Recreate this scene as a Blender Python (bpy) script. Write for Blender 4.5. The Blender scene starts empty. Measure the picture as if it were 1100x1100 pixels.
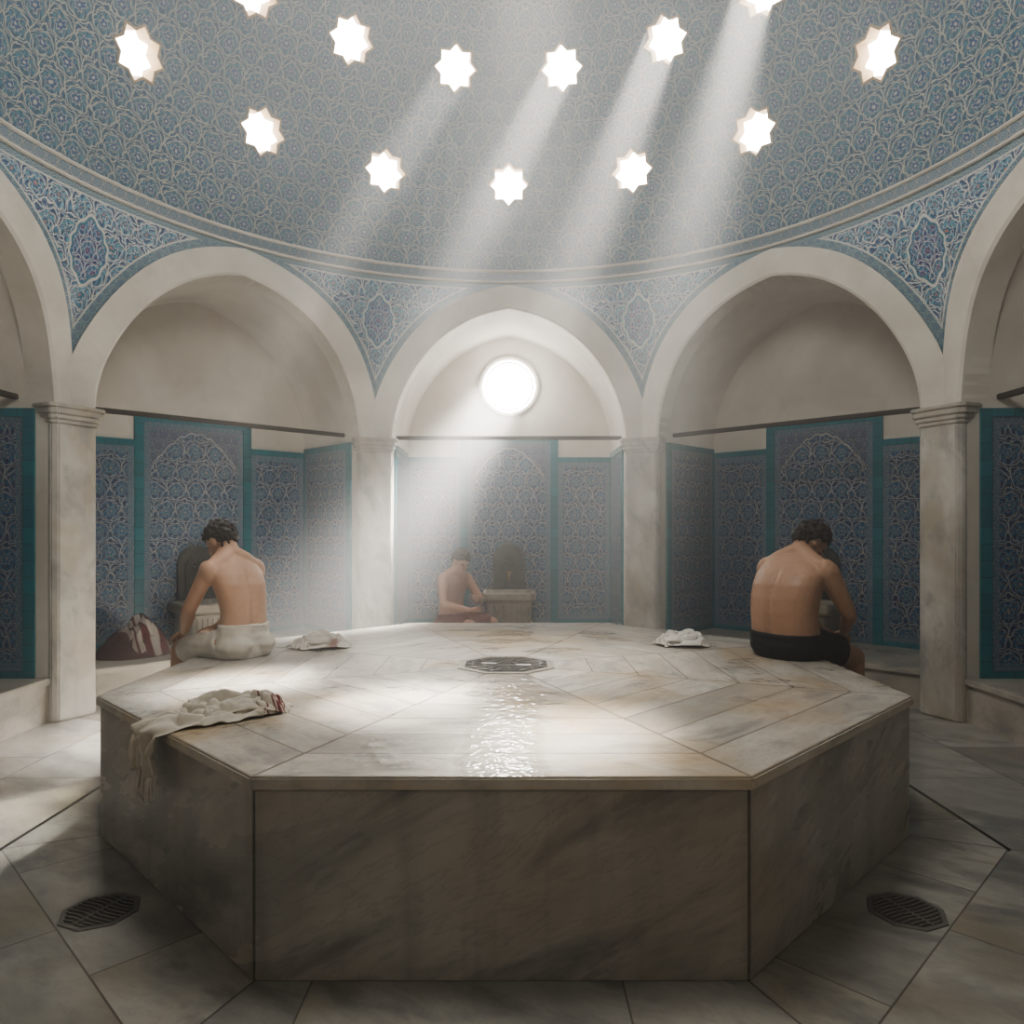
import bpy, bmesh, math, random
from mathutils import Vector, Matrix, noise
PI=math.pi
SC=bpy.context.scene
COL=SC.collection
rnd=random.Random(7)

# ------------------------------------------------------------------ node helper
class G:
    def __init__(s,name):
        s.mat=bpy.data.materials.new(name); s.mat.use_nodes=True
        s.t=s.mat.node_tree; s.t.nodes.clear()
        s.out=s.t.nodes.new('ShaderNodeOutputMaterial')
    def lk(s,a,sock):
        if a is None: return
        if isinstance(a,bpy.types.NodeSocket): s.t.links.new(a,sock)
        else:
            if isinstance(a,(tuple,list)) and len(a)==3 and sock.type=='RGBA': a=(a[0],a[1],a[2],1)
            sock.default_value=a
    def m(s,op,a,b=None,c=None,clamp=False):
        n=s.t.nodes.new('ShaderNodeMath'); n.operation=op; n.use_clamp=clamp
        for i,x in enumerate((a,b,c)): s.lk(x,n.inputs[i])
        return n.outputs[0]
    def comb(s,x,y,z=0.0):
        n=s.t.nodes.new('ShaderNodeCombineXYZ')
        for i,v in enumerate((x,y,z)): s.lk(v,n.inputs[i])
        return n.outputs[0]
    def sep(s,v):
        n=s.t.nodes.new('ShaderNodeSeparateXYZ'); s.lk(v,n.inputs[0]); return n.outputs[0],n.outputs[1],n.outputs[2]
    def pos(s): return s.t.nodes.new('ShaderNodeNewGeometry').outputs['Position']
    def objc(s): return s.t.nodes.new('ShaderNodeTexCoord').outputs['Object']
    def uv(s,name='UVMap'):
        n=s.t.nodes.new('ShaderNodeUVMap'); n.uv_map=name; return n.outputs[0]
    def lt(s,x,th,k=25.0): return s.m('MULTIPLY_ADD',s.m('SUBTRACT',th,x),k,0.5,clamp=True)
    def mix(s,f,a,b):
        n=s.t.nodes.new('ShaderNodeMix'); n.data_type='RGBA'
        s.lk(f,n.inputs[0]); s.lk(a,n.inputs[6]); s.lk(b,n.inputs[7]); return n.outputs[2]
    def noise(s,vec,scale,detail=3.0,rough=.5,dist=0.0,color=False):
        n=s.t.nodes.new('ShaderNodeTexNoise'); s.lk(vec,n.inputs['Vector'])
        n.inputs['Scale'].default_value=scale; n.inputs['Detail'].default_value=detail
        n.inputs['Roughness'].default_value=rough; n.inputs['Distortion'].default_value=dist
        return n.outputs['Color'] if color else n.outputs[0]
    def voro(s,vec,scale):
        n=s.t.nodes.new('ShaderNodeTexVoronoi'); n.voronoi_dimensions='2D'; s.lk(vec,n.inputs['Vector']); n.inputs['Scale'].default_value=scale
        return n.outputs['Distance']
    def white(s,vec):
        n=s.t.nodes.new('ShaderNodeTexWhiteNoise'); n.noise_dimensions='3D'; s.lk(vec,n.inputs['Vector']); return n.outputs['Value']
    def mapr(s,x,a,b,c,d):
        n=s.t.nodes.new('ShaderNodeMapRange'); s.lk(x,n.inputs[0])
        for i,v in enumerate((a,b,c,d)): s.lk(v,n.inputs[i+1])
        return n.outputs[0]
    def mapping(s,v,rot,scale,loc=(0,0,0)):
        n=s.t.nodes.new('ShaderNodeMapping'); s.lk(v,n.inputs['Vector']); n.inputs['Location'].default_value=loc; n.inputs['Rotation'].default_value=rot; n.inputs['Scale'].default_value=scale
        return n.outputs[0]
    def bsdf(s,col,rough=.5,metal=0.0,spec=.5,bump=None,bd=.02,bs=.5):
        p=s.t.nodes.new('ShaderNodeBsdfPrincipled')
        s.lk(col,p.inputs['Base Color']); s.lk(rough,p.inputs['Roughness']); s.lk(metal,p.inputs['Metallic'])
        s.lk(spec,p.inputs['Specular IOR Level'])
        if bump is not None:
            b=s.t.nodes.new('ShaderNodeBump'); b.inputs['Strength'].default_value=bs; b.inputs['Distance'].default_value=bd
            s.lk(bump,b.inputs['Height']); s.t.links.new(b.outputs[0],p.inputs['Normal'])
        s.t.links.new(p.outputs[0],s.out.inputs[0]); return s.mat

def simple(name,c,rough=.5,metal=0.0,var=.15,scale=8.0):
    g=G(name); p=g.objc(); n=g.noise(p,scale,2)
    f=g.mapr(n,.3,.7,0,1)
    col=g.mix(f,tuple(x*(1-var) for x in c),tuple(min(1,x*(1+var)) for x in c))
    return g.bsdf(col,rough,metal)

def floral(g,U,V,base,leaf,vine,flower,core,fleck,wob=.12,vw=.026):
    """staggered lobed medallions outlined by vines, a rosette in each, petal wreaths round them and curls between"""
    nz=g.noise(g.comb(U,V,0),1.9,1,.5,0,color=True); nx,ny,_=g.sep(nz)
    U=g.m('MULTIPLY_ADD',g.m('SUBTRACT',nx,.5),wob*1.6,U); V=g.m('MULTIPLY_ADD',g.m('SUBTRACT',ny,.5),wob*1.6,V)
    row=g.m('FLOOR',V); off=g.m('MULTIPLY',g.m('FLOORED_MODULO',row,2.0),.5)
    cx=g.m('SUBTRACT',g.m('FRACT',g.m('ADD',U,off)),.5); cy=g.m('SUBTRACT',g.m('FRACT',V),.5)
    r=g.m('SQRT',g.m('ADD',g.m('MULTIPLY',cx,cx),g.m('MULTIPLY',cy,cy)))
    ax=g.m('ABSOLUTE',cx); am=g.m('ARCTAN2',cy,ax)
    s6=g.m('COSINE',g.m('MULTIPLY',am,6.0)); s8=g.m('COSINE',g.m('MULTIPLY',am,8.0))
    vd=g.voro(g.comb(ax,g.m('ADD',cy,row),0),6.0)
    col=g.mix(g.lt(vd,.34,9),base,fleck)
    sp=g.m('COSINE',g.m('MULTIPLY_ADD',r,7.0,g.m('MULTIPLY',am,8.0)))
    mk=g.m('MULTIPLY',g.m('MULTIPLY',g.m('SUBTRACT',sp,.15),4,clamp=True),g.lt(g.m('ABSOLUTE',g.m('SUBTRACT',r,.30)),.065))
    col=g.mix(mk,col,leaf)
    # curling stems in the gaps
    sp2=g.m('SINE',g.m('MULTIPLY_ADD',r,30.0,g.m('MULTIPLY',am,-5.0)))
    mk2=g.m('MULTIPLY',g.m('MULTIPLY',g.m('SUBTRACT',sp2,.76),8,clamp=True),g.m('GREATER_THAN',r,.45))
    col=g.mix(mk2,col,vine)
    sp3=g.m('SINE',g.m('MULTIPLY_ADD',r,24.0,g.m('MULTIPLY',am,7.0)))
    mk3=g.m('MULTIPLY',g.m('MULTIPLY',g.m('SUBTRACT',sp3,.90),10,clamp=True),g.m('GREATER_THAN',r,.20))
    col=g.mix(mk3,col,vine)
    col=g.mix(g.lt(g.m('ABSOLUTE',g.m('SUBTRACT',g.m('MULTIPLY_ADD',s8,-.025,r),.415)),vw),col,vine)
    rs=g.m('MULTIPLY_ADD',s6,-.035,r)
    col=g.mix(g.lt(rs,.175),col,flower)
    col=g.mix(g.lt(g.m('ABSOLUTE',g.m('SUBTRACT',rs,.18)),vw*.8),col,vine)
    col=g.mix(g.lt(r,.06),col,core)
    return col

# ------------------------------------------------------------------ materials
def sector(g,x,y):
    ang=g.m('ARCTAN2',x,g.m('MULTIPLY',y,-1.0))
    sect=g.m('ROUND',g.m('DIVIDE',ang,PI/4)); phi=g.m('MULTIPLY_ADD',sect,-PI/4,ang)
    sect=g.m('FLOORED_MODULO',sect,8.0)
    r=g.m('SQRT',g.m('ADD',g.m('MULTIPLY',x,x),g.m('MULTIPLY',y,y)))
    return sect,g.m('MULTIPLY',r,g.m('SINE',phi)),g.m('MULTIPLY',r,g.m('COSINE',phi)),g.m('MULTIPLY',r,g.m('SUBTRACT',PI/8,g.m('ABSOLUTE',phi)))

def marble_col(g,p,c1,c2,vein,scale=1.0,rot=(0,0,0),stretch=(1,1,1),stain=None,vk=(.50,.68,.85),hair=.25):
    q=g.mapping(g.mapping(p,rot,(1,1,1)),(0,0,0),stretch)
    n1=g.noise(q,1.4*scale,4,.6,.3); n2=g.noise(q,2.4*scale,6,.66,.35)
    col=g.mix(g.mapr(n1,.38,.62,0,1),c1,c2)
    if stain:
        n4=g.noise(p,1.1*scale,3,.6,.3); col=g.mix(g.mapr(n4,.50,.68,0,.7),col,stain)
    col=g.mix(g.mapr(n2,vk[0],vk[1],0,vk[2]),col,vein)
    if hair: col=g.mix(g.m('MULTIPLY',g.lt(g.m('ABSOLUTE',g.m('SUBTRACT',n2,.44)),.010,60),hair),col,vein)
    return col,n1,n2
def addoff(g,p,a,b,c):
    off=g.t.nodes.new('ShaderNodeVectorMath'); off.operation='ADD'; g.lk(p,off.inputs[0]); g.lk(g.comb(a,b,c),off.inputs[1]); return off.outputs[0]

def m_floor():
    g=G('floor_marble'); p=g.pos(); x,y,z=g.sep(p)
    sect,t,q,cd=sector(g,x,y)
    ring=g.m('FLOOR',g.m('DIVIDE',g.m('SUBTRACT',q,2.18),.62))
    tt=g.m('DIVIDE',g.m('ADD',t,g.m('MULTIPLY',ring,.37)),.95); tid=g.m('FLOOR',tt)
    tone=g.white(g.comb(sect,ring,tid))
    col,n1,n2=marble_col(g,addoff(g,p,g.m('MULTIPLY',tone,9.0),g.m('MULTIPLY',sect,1.7),g.m('MULTIPLY',tid,2.3)),(.25,.24,.215),(.42,.40,.36),(.12,.122,.12),1.1,(0,0,.6),(1,2.0,1),(.29,.235,.16),(.49,.67,.7),.15)
    col=g.mix(g.mapr(tone,0,1,0,.4),col,(.17,.168,.16))
    fr=g.m('ABSOLUTE',g.m('SUBTRACT',g.m('FRACT',g.m('DIVIDE',g.m('SUBTRACT',q,2.18),.62)),.5))
    s1=g.m('MULTIPLY',g.m('GREATER_THAN',fr,.495),g.m('GREATER_THAN',q,2.1))
    ft=g.m('ABSOLUTE',g.m('SUBTRACT',g.m('FRACT',tt),.5)); s2=g.m('GREATER_THAN',ft,.497)
    s3=g.lt(cd,.003,300)
    side=g.m('GREATER_THAN',g.m('ABSOLUTE',x),2.168)
    gr=g.m('MULTIPLY',g.lt(g.m('ABSOLUTE',g.m('SUBTRACT',q,2.18)),.010,200),side)
    seam=g.m('MAXIMUM',g.m('MAXIMUM',s1,s2),s3)
    col=g.mix(g.m('MULTIPLY',seam,.8),col,(.08,.07,.06)); col=g.mix(gr,col,(.02,.018,.016))
    rough=g.mapr(n1,.35,.65,.07,.24)
    h=g.m('SUBTRACT',g.m('MULTIPLY',n2,.25),g.m('MAXIMUM',seam,g.m('MULTIPLY',gr,2.0)))
    return g.bsdf(col,rough,bump=h,bd=.004)

def m_top():
    g=G('platform_marble_top'); p=g.pos(); x,y,z=g.sep(p)
    sect,t,q,cd=sector(g,x,y)
    W_=.23
    ring=g.m('FLOOR',g.m('DIVIDE',q,W_))
    tone=g.white(g.comb(sect,ring,3.0))
    pv=g.comb(g.m('ADD',g.m('MULTIPLY',t,.8),g.m('MULTIPLY',tone,7.0)),g.m('MULTIPLY_ADD',q,2.6,g.m('MULTIPLY',sect,3.1)),g.m('MULTIPLY',t,.5))
    col,n1,n2=marble_col(g,pv,(.43,.39,.335),(.61,.57,.505),(.24,.235,.225),1.4,(0,0,.3),(1,1,1),None,(.49,.66,.85),.35)
    n4=g.noise(p,1.25,4,.62,.3); col=g.mix(g.mapr(n4,.50,.66,0,.7),col,(.47,.33,.17))
    col=g.mix(g.mapr(tone,0,1,0,.5),col,(.32,.30,.265))
    fr=g.m('ABSOLUTE',g.m('SUBTRACT',g.m('FRACT',g.m('DIVIDE',q,W_)),.5)); s1=g.m('GREATER_THAN',fr,.482)
    s3=g.lt(cd,.005,400); seam=g.m('MAXIMUM',s1,s3)
    col=g.mix(g.m('MULTIPLY',seam,.75),col,(.17,.14,.105))
    # standing water: a strip from the drain to the near edge plus scattered puddles
    nw=g.noise(p,2.6,3,.55,.3)
    strip=g.m('MULTIPLY',g.lt(g.m('ADD',g.m('ABSOLUTE',x),g.m('MULTIPLY',g.m('SUBTRACT',nw,.5),.3)),.12,9),g.lt(y,-.10,4))
    wet=g.m('ADD',nw,g.m('MULTIPLY',strip,.25))
    wm=g.mapr(wet,.54,.62,0,1)
    rough=g.mapr(wm,0,1,.26,.09)
    col=g.mix(g.m('MULTIPLY',wm,.3),col,g.mix(.5,col,(.2,.17,.13)))
    rip=g.noise(p,16,2,.6); h=g.m('SUBTRACT',g.m('MULTIPLY',rip,g.mapr(wm,0,1,.35,1.15)),seam)
    return g.bsdf(col,rough,bump=h,bd=.009,bs=.75)

def m_marble(name,c1,c2,vein,scale=1.0,rot=(0,0,0),stretch=(1,1,1),stain=None,rough=(.25,.45),vk=(.50,.68,.85),hair=.2,damp=0.0):
    g=G(name); p=g.pos()
    col,n1,n2=marble_col(g,p,c1,c2,vein,scale,rot,stretch,stain,vk,hair)
    if damp:
        n5=g.noise(g.mapping(p,(0,0,0),(6,6,.5)),1.0,3,.6); col=g.mix(g.mapr(n5,.5,.7,0,damp),col,tuple(x*.55 for x in c1))
    return g.bsdf(col,g.mapr(n1,.3,.7,*rough),bump=n2,bd=.002)

def m_plaster():
    g=G('aged_plaster'); p=g.pos()
    n1=g.noise(p,1.2,3,.6,.4); n2=g.noise(p,6,4,.6)
    col=g.mix(g.mapr(n1,.35,.68,0,1),(.50,.455,.39),(.64,.595,.53))
    col=g.mix(g.mapr(n2,.5,.75,0,.25),col,(.38,.34,.285))
    return g.bsdf(col,.85,bump=n2,bd=.006,bs=.3)

def m_tiles(name,cell,base,leaf,vine,flower,core,fleck,rough=.2,wob=.12,vw=.026):
    g=G(name); u,v,_=g.sep(g.uv())
    col=floral(g,g.m('DIVIDE',u,cell),g.m('DIVIDE',v,cell),base,leaf,vine,flower,core,fleck,wob,vw)
    return g.bsdf(col,rough,spec=.5)

def m_dome():
    g=G('dome_tiles'); p=g.pos(); x,y,z=g.sep(p)
    az=g.m('ARCTAN2',x,y); rr=g.m('SQRT',g.m('ADD',g.m('MULTIPLY',x,x),g.m('MULTIPLY',y,y)))
    el=g.m('ARCTAN2',g.m('SUBTRACT',z,3.95),rr)
    U=g.m('MULTIPLY',az,100/(2*PI)); V=g.m('MULTIPLY',el,17.0)
    col=floral(g,U,V,(.008,.070,.145),(.03,.17,.24),(.39,.375,.31),(.004,.065,.19),(.36,.35,.30),(.025,.115,.175),.22,.022)
    n=g.noise(p,1.5,2); col=g.mix(g.mapr(n,.35,.7,0,.2),col,(.05,.09,.115))
    return g.bsdf(col,.35,spec=.4)

def m_pend():
    g=G('pendentive_tiles'); u,v,_=g.sep(g.uv()); da,dt,_2=g.sep(g.uv('edge'))
    cream=(.54,.52,.46)
    col=floral(g,g.m('DIVIDE',u,.20),g.m('DIVIDE',v,.20),(.004,.05,.15),(.10,.31,.38),cream,(.001,.13,.23),(.38,.17,.14),(.05,.18,.29),.3,.022)
    vv=g.m('SUBTRACT',v,3.42)
    lob=g.m('MULTIPLY',g.m('COSINE',g.m('MULTIPLY',g.m('ARCTAN2',vv,g.m('ABSOLUTE',u)),10.0)),.07)
    md=g.m('ADD',lob,g.m('ADD',g.m('POWER',g.m('DIVIDE',g.m('ABSOLUTE',u),.17),1.6),g.m('POWER',g.m('DIVIDE',g.m('ABSOLUTE',vv),.24),1.6)))
    mcol=floral(g,g.m('ADD',g.m('DIVIDE',u,.15),.5),g.m('ADD',g.m('DIVIDE',vv,.15),.5),(.010,.016,.16),(.03,.24,.35),(.48,.47,.43),(.015,.04,.19),(.40,.15,.12),(.005,.12,.24),.04,.022)
    col=g.mix(g.lt(md,1.0,12),col,mcol)
    col=g.mix(g.lt(g.m('ABSOLUTE',g.m('SUBTRACT',md,.84)),.06,18),col,(.01,.17,.25))
    col=g.mix(g.lt(g.m('ABSOLUTE',g.m('SUBTRACT',md,1.0)),.08,14),col,cream)
    ed=g.m('MINIMUM',da,dt)
    bcol=floral(g,g.m('DIVIDE',u,.075),g.m('DIVIDE',v,.075),(.004,.10,.18),(.04,.18,.27),(.36,.38,.35),(.02,.05,.16),(.3,.32,.28),(.02,.14,.2),.1)
    col=g.mix(g.lt(ed,.075,80),col,bcol)
    col=g.mix(g.lt(g.m('ABSOLUTE',g.m('SUBTRACT',ed,.078)),.006,150),col,cream)
    return g.bsdf(col,.25,spec=.5)

def m_teal():
    g=G('teal_glazed_tile'); u,v,_=g.sep(g.uv())
    fy=g.m('ABSOLUTE',g.m('SUBTRACT',g.m('FRACT',g.m('DIVIDE',v,.12)),.5))
    seam=g.m('GREATER_THAN',fy,.475)
    tone=g.white(g.comb(g.m('FLOOR',g.m('DIVIDE',v,.12)),1.0,2.0))
    col=g.mix(tone,(.002,.125,.16),(.006,.17,.21)); col=g.mix(seam,col,(.01,.06,.07))
    return g.bsdf(col,.2)

def m_emit(name,c,st):
    g=G(name); e=g.t.nodes.new('ShaderNodeEmission'); e.inputs[0].default_value=(*c,1); e.inputs[1].default_value=st
    g.t.links.new(e.outputs[0],g.out.inputs[0]); return g.mat

def m_skin(name,c,dark):
    g=G(name); p=g.objc(); n=g.noise(p,5,3,.6); n2=g.noise(p,45,3,.6)
    col=g.mix(g.mapr(n,.35,.7,0,.6),c,dark); col=g.mix(g.mapr(n2,.45,.75,0,.25),col,dark)
    return g.bsdf(col,g.mapr(n2,.35,.65,.38,.58),spec=.4,bump=n2,bd=.003,bs=.3)

def m_cloth(name,c,stripes,sc=(.9,.1,.1)):
    g=G(name); u,v,_=g.sep(g.uv()); nn=g.noise(g.objc(),30,2)
    col=g.mix(g.mapr(nn,.3,.7,0,1),tuple(x*.88 for x in c),c)
    for (a,w) in stripes: col=g.mix(g.lt(g.m('ABSOLUTE',g.m('SUBTRACT',u,a)),w,300),col,sc)
    return g.bsdf(col,.9,spec=.1,bump=nn,bd=.003)

def m_plain(name,c,dark,rough=.9,scale=20,bd=.003):
    g=G(name); n=g.noise(g.objc(),scale,3,.6)
    return g.bsdf(g.mix(g.mapr(n,.3,.7,0,1),c,dark),rough,spec=.2,bump=n,bd=bd)

M_FLOOR=m_floor(); M_TOP=m_top(); M_PL=m_plaster(); M_DOME=m_dome(); M_PEND=m_pend(); M_TEAL=m_teal()
M_SIDE=m_marble('platform_marble_side',(.315,.305,.28),(.46,.445,.41),(.15,.152,.15),1.25,(0,.45,.2),(.5,.8,2.1),(.34,.295,.225),(.2,.38),(.49,.67,.75),.3,.45)
M_LIP=m_marble('platform_marble_edge',(.46,.42,.36),(.58,.54,.48),(.30,.29,.27),2,(0,0,0),(1,1,1),(.42,.31,.18))
M_COLM=m_marble('column_marble',(.41,.385,.34),(.58,.55,.50),(.22,.22,.215),1.7,(0,.5,.3),(1.3,1.3,.7),(.36,.30,.21),(.25,.45),(.50,.68,.8),0,.35)
M_BENCH=m_marble('bench_marble',(.34,.31,.26),(.48,.44,.38),(.2,.195,.185),1.4,(0,.3,0),(.8,.8,2.0),(.32,.26,.18))
M_BASIN=m_marble('basin_marble',(.24,.205,.155),(.33,.29,.23),(.12,.11,.095),4,(0,0,0),(1,1,1),(.20,.155,.09))
M_PLATE=m_marble('dark_basin_stone',(.035,.038,.035),(.07,.07,.063),(.02,.02,.02),5)
M_WELL=simple('wet_dark_well',(.09,.087,.08),.12)
M_STONE=m_plain('carved_limestone',(.68,.635,.56),(.55,.505,.435),.75,3,.002)
M_REVEAL=m_plain('warm_skylight_rim',(.50,.36,.22),(.36,.26,.15),.7,6,.002)
M_PANEL=m_tiles('iznik_panel_tiles',.19,(.003,.018,.085),(.008,.14,.26),(.35,.345,.31),(.001,.12,.21),(.33,.22,.17),(.010,.085,.19),.2,.22,.019)
M_BORD=m_tiles('iznik_border_tiles',.065,(.008,.045,.14),(.03,.16,.26),(.32,.32,.28),(.005,.14,.2),(.25,.25,.2),(.05,.15,.23),.2,.08)
M_SPAN=m_tiles('iznik_spandrel_tiles',.10,(.006,.012,.09),(.03,.12,.26),(.30,.30,.27),(.03,.025,.11),(.25,.25,.21),(.03,.08,.18),.2,.1,.02)
M_RING=m_tiles('cornice_band_tiles',.09,(.01,.07,.15),(.06,.17,.25),(.33,.32,.27),(.01,.11,.2),(.3,.28,.22),(.08,.15,.21),.25,.08)
M_WOOD=m_plain('dark_timber',(.025,.02,.016),(.05,.038,.028),.6)
M_GLASS=m_emit('bright_skylight_pane',(1.0,.97,.92),20.0)
M_WIN=m_emit('bright_round_pane',(1.0,.97,.92),36.0)
M_IRON=simple('dark_wet_iron',(.17,.165,.155),.3,.4)
M_STEEL=simple('worn_steel',(.24,.23,.215),.2,.6)
M_RIM=simple('pale_wet_drain_rim',(.42,.39,.34),.14,.1)
M_BRASS=simple('old_brass',(.35,.24,.10),.3,1.0)

# ------------------------------------------------------------------ object helpers
def obj(name,bm,mats,parent=None,smooth=False,recalc=True):
    if recalc: bmesh.ops.recalc_face_normals(bm,faces=bm.faces[:])
    me=bpy.data.meshes.new(name); bm.to_mesh(me); bm.free()
    if not isinstance(mats,(list,tuple)): mats=[mats]
    for m in mats: me.materials.append(m)
    if smooth:
        for p in me.polygons: p.use_smooth=True
    o=bpy.data.objects.new(name,me); COL.objects.link(o)
    if parent: o.parent=parent
    return o
def tag(o,label,cat=None,group=None,kind=None):
    o['label']=label
    if cat: o['category']=cat
    if group: o['group']=group
    if kind: o['kind']=kind
    return o
def thing(name,label,cat,loc=(0,0,0),rotz=0,group=None):
    o=bpy.data.objects.new(name,None); COL.objects.link(o); o.empty_display_size=.1
    o.location=loc; o.rotation_euler=(0,0,rotz); return tag(o,label,cat,group)
def box(bm,x0,x1,y0,y1,z0,z1,bev=0.0,mat=0):
    ps=[(x0,y0,z0),(x1,y0,z0),(x1,y1,z0),(x0,y1,z0),(x0,y0,z1),(x1,y0,z1),(x1,y1,z1),(x0,y1,z1)]
    v=[bm.verts.new(p) for p in ps]
    fs=[bm.faces.new([v[i] for i in f]) for f in ((3,2,1,0),(4,5,6,7),(0,1,5,4),(1,2,6,5),(2,3,7,6),(3,0,4,7))]
    for f in fs: f.material_index=mat
    if bev:
        es=list({e for f in fs for e in f.edges}); bmesh.ops.bevel(bm,geom=es,offset=bev,segments=2,affect='EDGES')
def prism(bm,pts,z0,z1,bev=0.0):
    lo=[bm.verts.new((p[0],p[1],z0)) for p in pts]; hi=[bm.verts.new((p[0],p[1],z1)) for p in pts]
    n=len(pts); fs=[bm.faces.new(hi),bm.faces.new(lo[::-1])]
    for i in range(n): fs.append(bm.faces.new((lo[i],lo[(i+1)%n],hi[(i+1)%n],hi[i])))
    if bev:
        es=list({e for f in fs for e in f.edges}); bmesh.ops.bevel(bm,geom=es,offset=bev,segments=2,affect='EDGES')
def lathe(bm,prof,n=48,a0=0.0,closed=False,sq=None):
    rings=[]
    for i in range(n):
        a=a0+2*PI*i/n; k=1.0
        if sq: k=1/((abs(math.cos(a))**sq+abs(math.sin(a))**sq)**(1/sq))
        rings.append([bm.verts.new((r*k*math.cos(a),r*k*math.sin(a),z)) for r,z in prof])
    m=len(prof)
    for i in range(n):
        A,B=rings[i],rings[(i+1)%n]
        for j in range(m if closed else m-1):
            bm.faces.new((A[j],B[j],B[(j+1)%m],A[(j+1)%m]))
    return rings
def tubebm(bm,pts,rad,n=10,caps=True):
    pts=[Vector(p) for p in pts]
    if not isinstance(rad,(list,tuple)): rad=[rad]*len(pts)
    rings=[]; prev=None
    for i,p in enumerate(pts):
        d=(pts[min(i+1,len(pts)-1)]-pts[max(i-1,0)]).normalized()
        if prev is None: x=d.orthogonal().normalized()
        else: x=(prev-d*prev.dot(d)).normalized()
        prev=x; y=d.cross(x)
        rings.append([bm.verts.new(p+(x*math.cos(2*PI*k/n)+y*math.sin(2*PI*k/n))*rad[i]) for k in range(n)])
    for A,B in zip(rings,rings[1:]):
        for k in range(n): bm.faces.new((A[k],A[(k+1)%n],B[(k+1)%n],B[k]))
    if caps: bm.faces.new(rings[0][::-1]); bm.faces.new(rings[-1])

# ------------------------------------------------------------------ architecture constants
IN=3.26; HF=IN*math.tan(PI/8); A_=1.17; E_=.20; RI=A_+E_; RO=1.60; ZS=2.235; ND=1.05
ZT=3.87; ZD=3.95; RD=3.26
def warp(s,n,z):
    t=max(0,min(1,(z-2.45)/(3.85-2.45))); t=t*t*(3-2*t)
    rp=math.hypot(s,IN); k=(rp+(IN-rp)*t)/rp
    return Vector((s*k,IN*k+n,z))
def arc(rho,t):
    th=t*math.acos(E_/rho); return -E_+rho*math.cos(th), ZS+rho*math.sin(th)
def inner_profile(N=20):
    R=[arc(RI,i/N) for i in range(N+1)]
    return R+[(-s,z) for s,z in R[-2::-1]]
def outer_pt(t,lim=HF):
    th=t*math.acos(E_/RO); s=-E_+RO*math.cos(th); r=RO
    if s>lim: r=(lim+E_)/math.cos(th); s=lim
    return s,ZS+r*math.sin(th)
def outer_profile(N=20,lim=HF):
    R=[outer_pt(i/N,lim) for i in range(N+1)]; return R+[(-s,z) for s,z in R[-2::-1]]

# floor
bm=bmesh.new(); prism(bm,[(4.9*math.cos(2*PI*i/48),4.9*math.sin(2*PI*i/48)) for i in range(48)],-.1,0)
tag(obj('floor',bm,M_FLOOR),'grey marble slab floor laid in octagonal rings','floor',kind='structure')

def rect_uv(bm,uvl,o,ux,w,h,n,mat=0,u0=0.0,v0=0.0):
    o=Vector(o); ux=Vector(ux); up=Vector((0,0,1))
    vs=[bm.verts.new(o+ux*a+up*b) for a,b in ((0,0),(w,0),(w,h),(0,h))]
    f=bm.faces.new(vs); f.material_index=mat
    for l,(a,b) in zip(f.loops,((0,0),(w,0),(w,h),(0,h))): l[uvl].uv=(u0+a,v0+b)
    f.normal_update()
    if f.normal.dot(Vector(n))<0: f.normal_flip()
    return f

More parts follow.
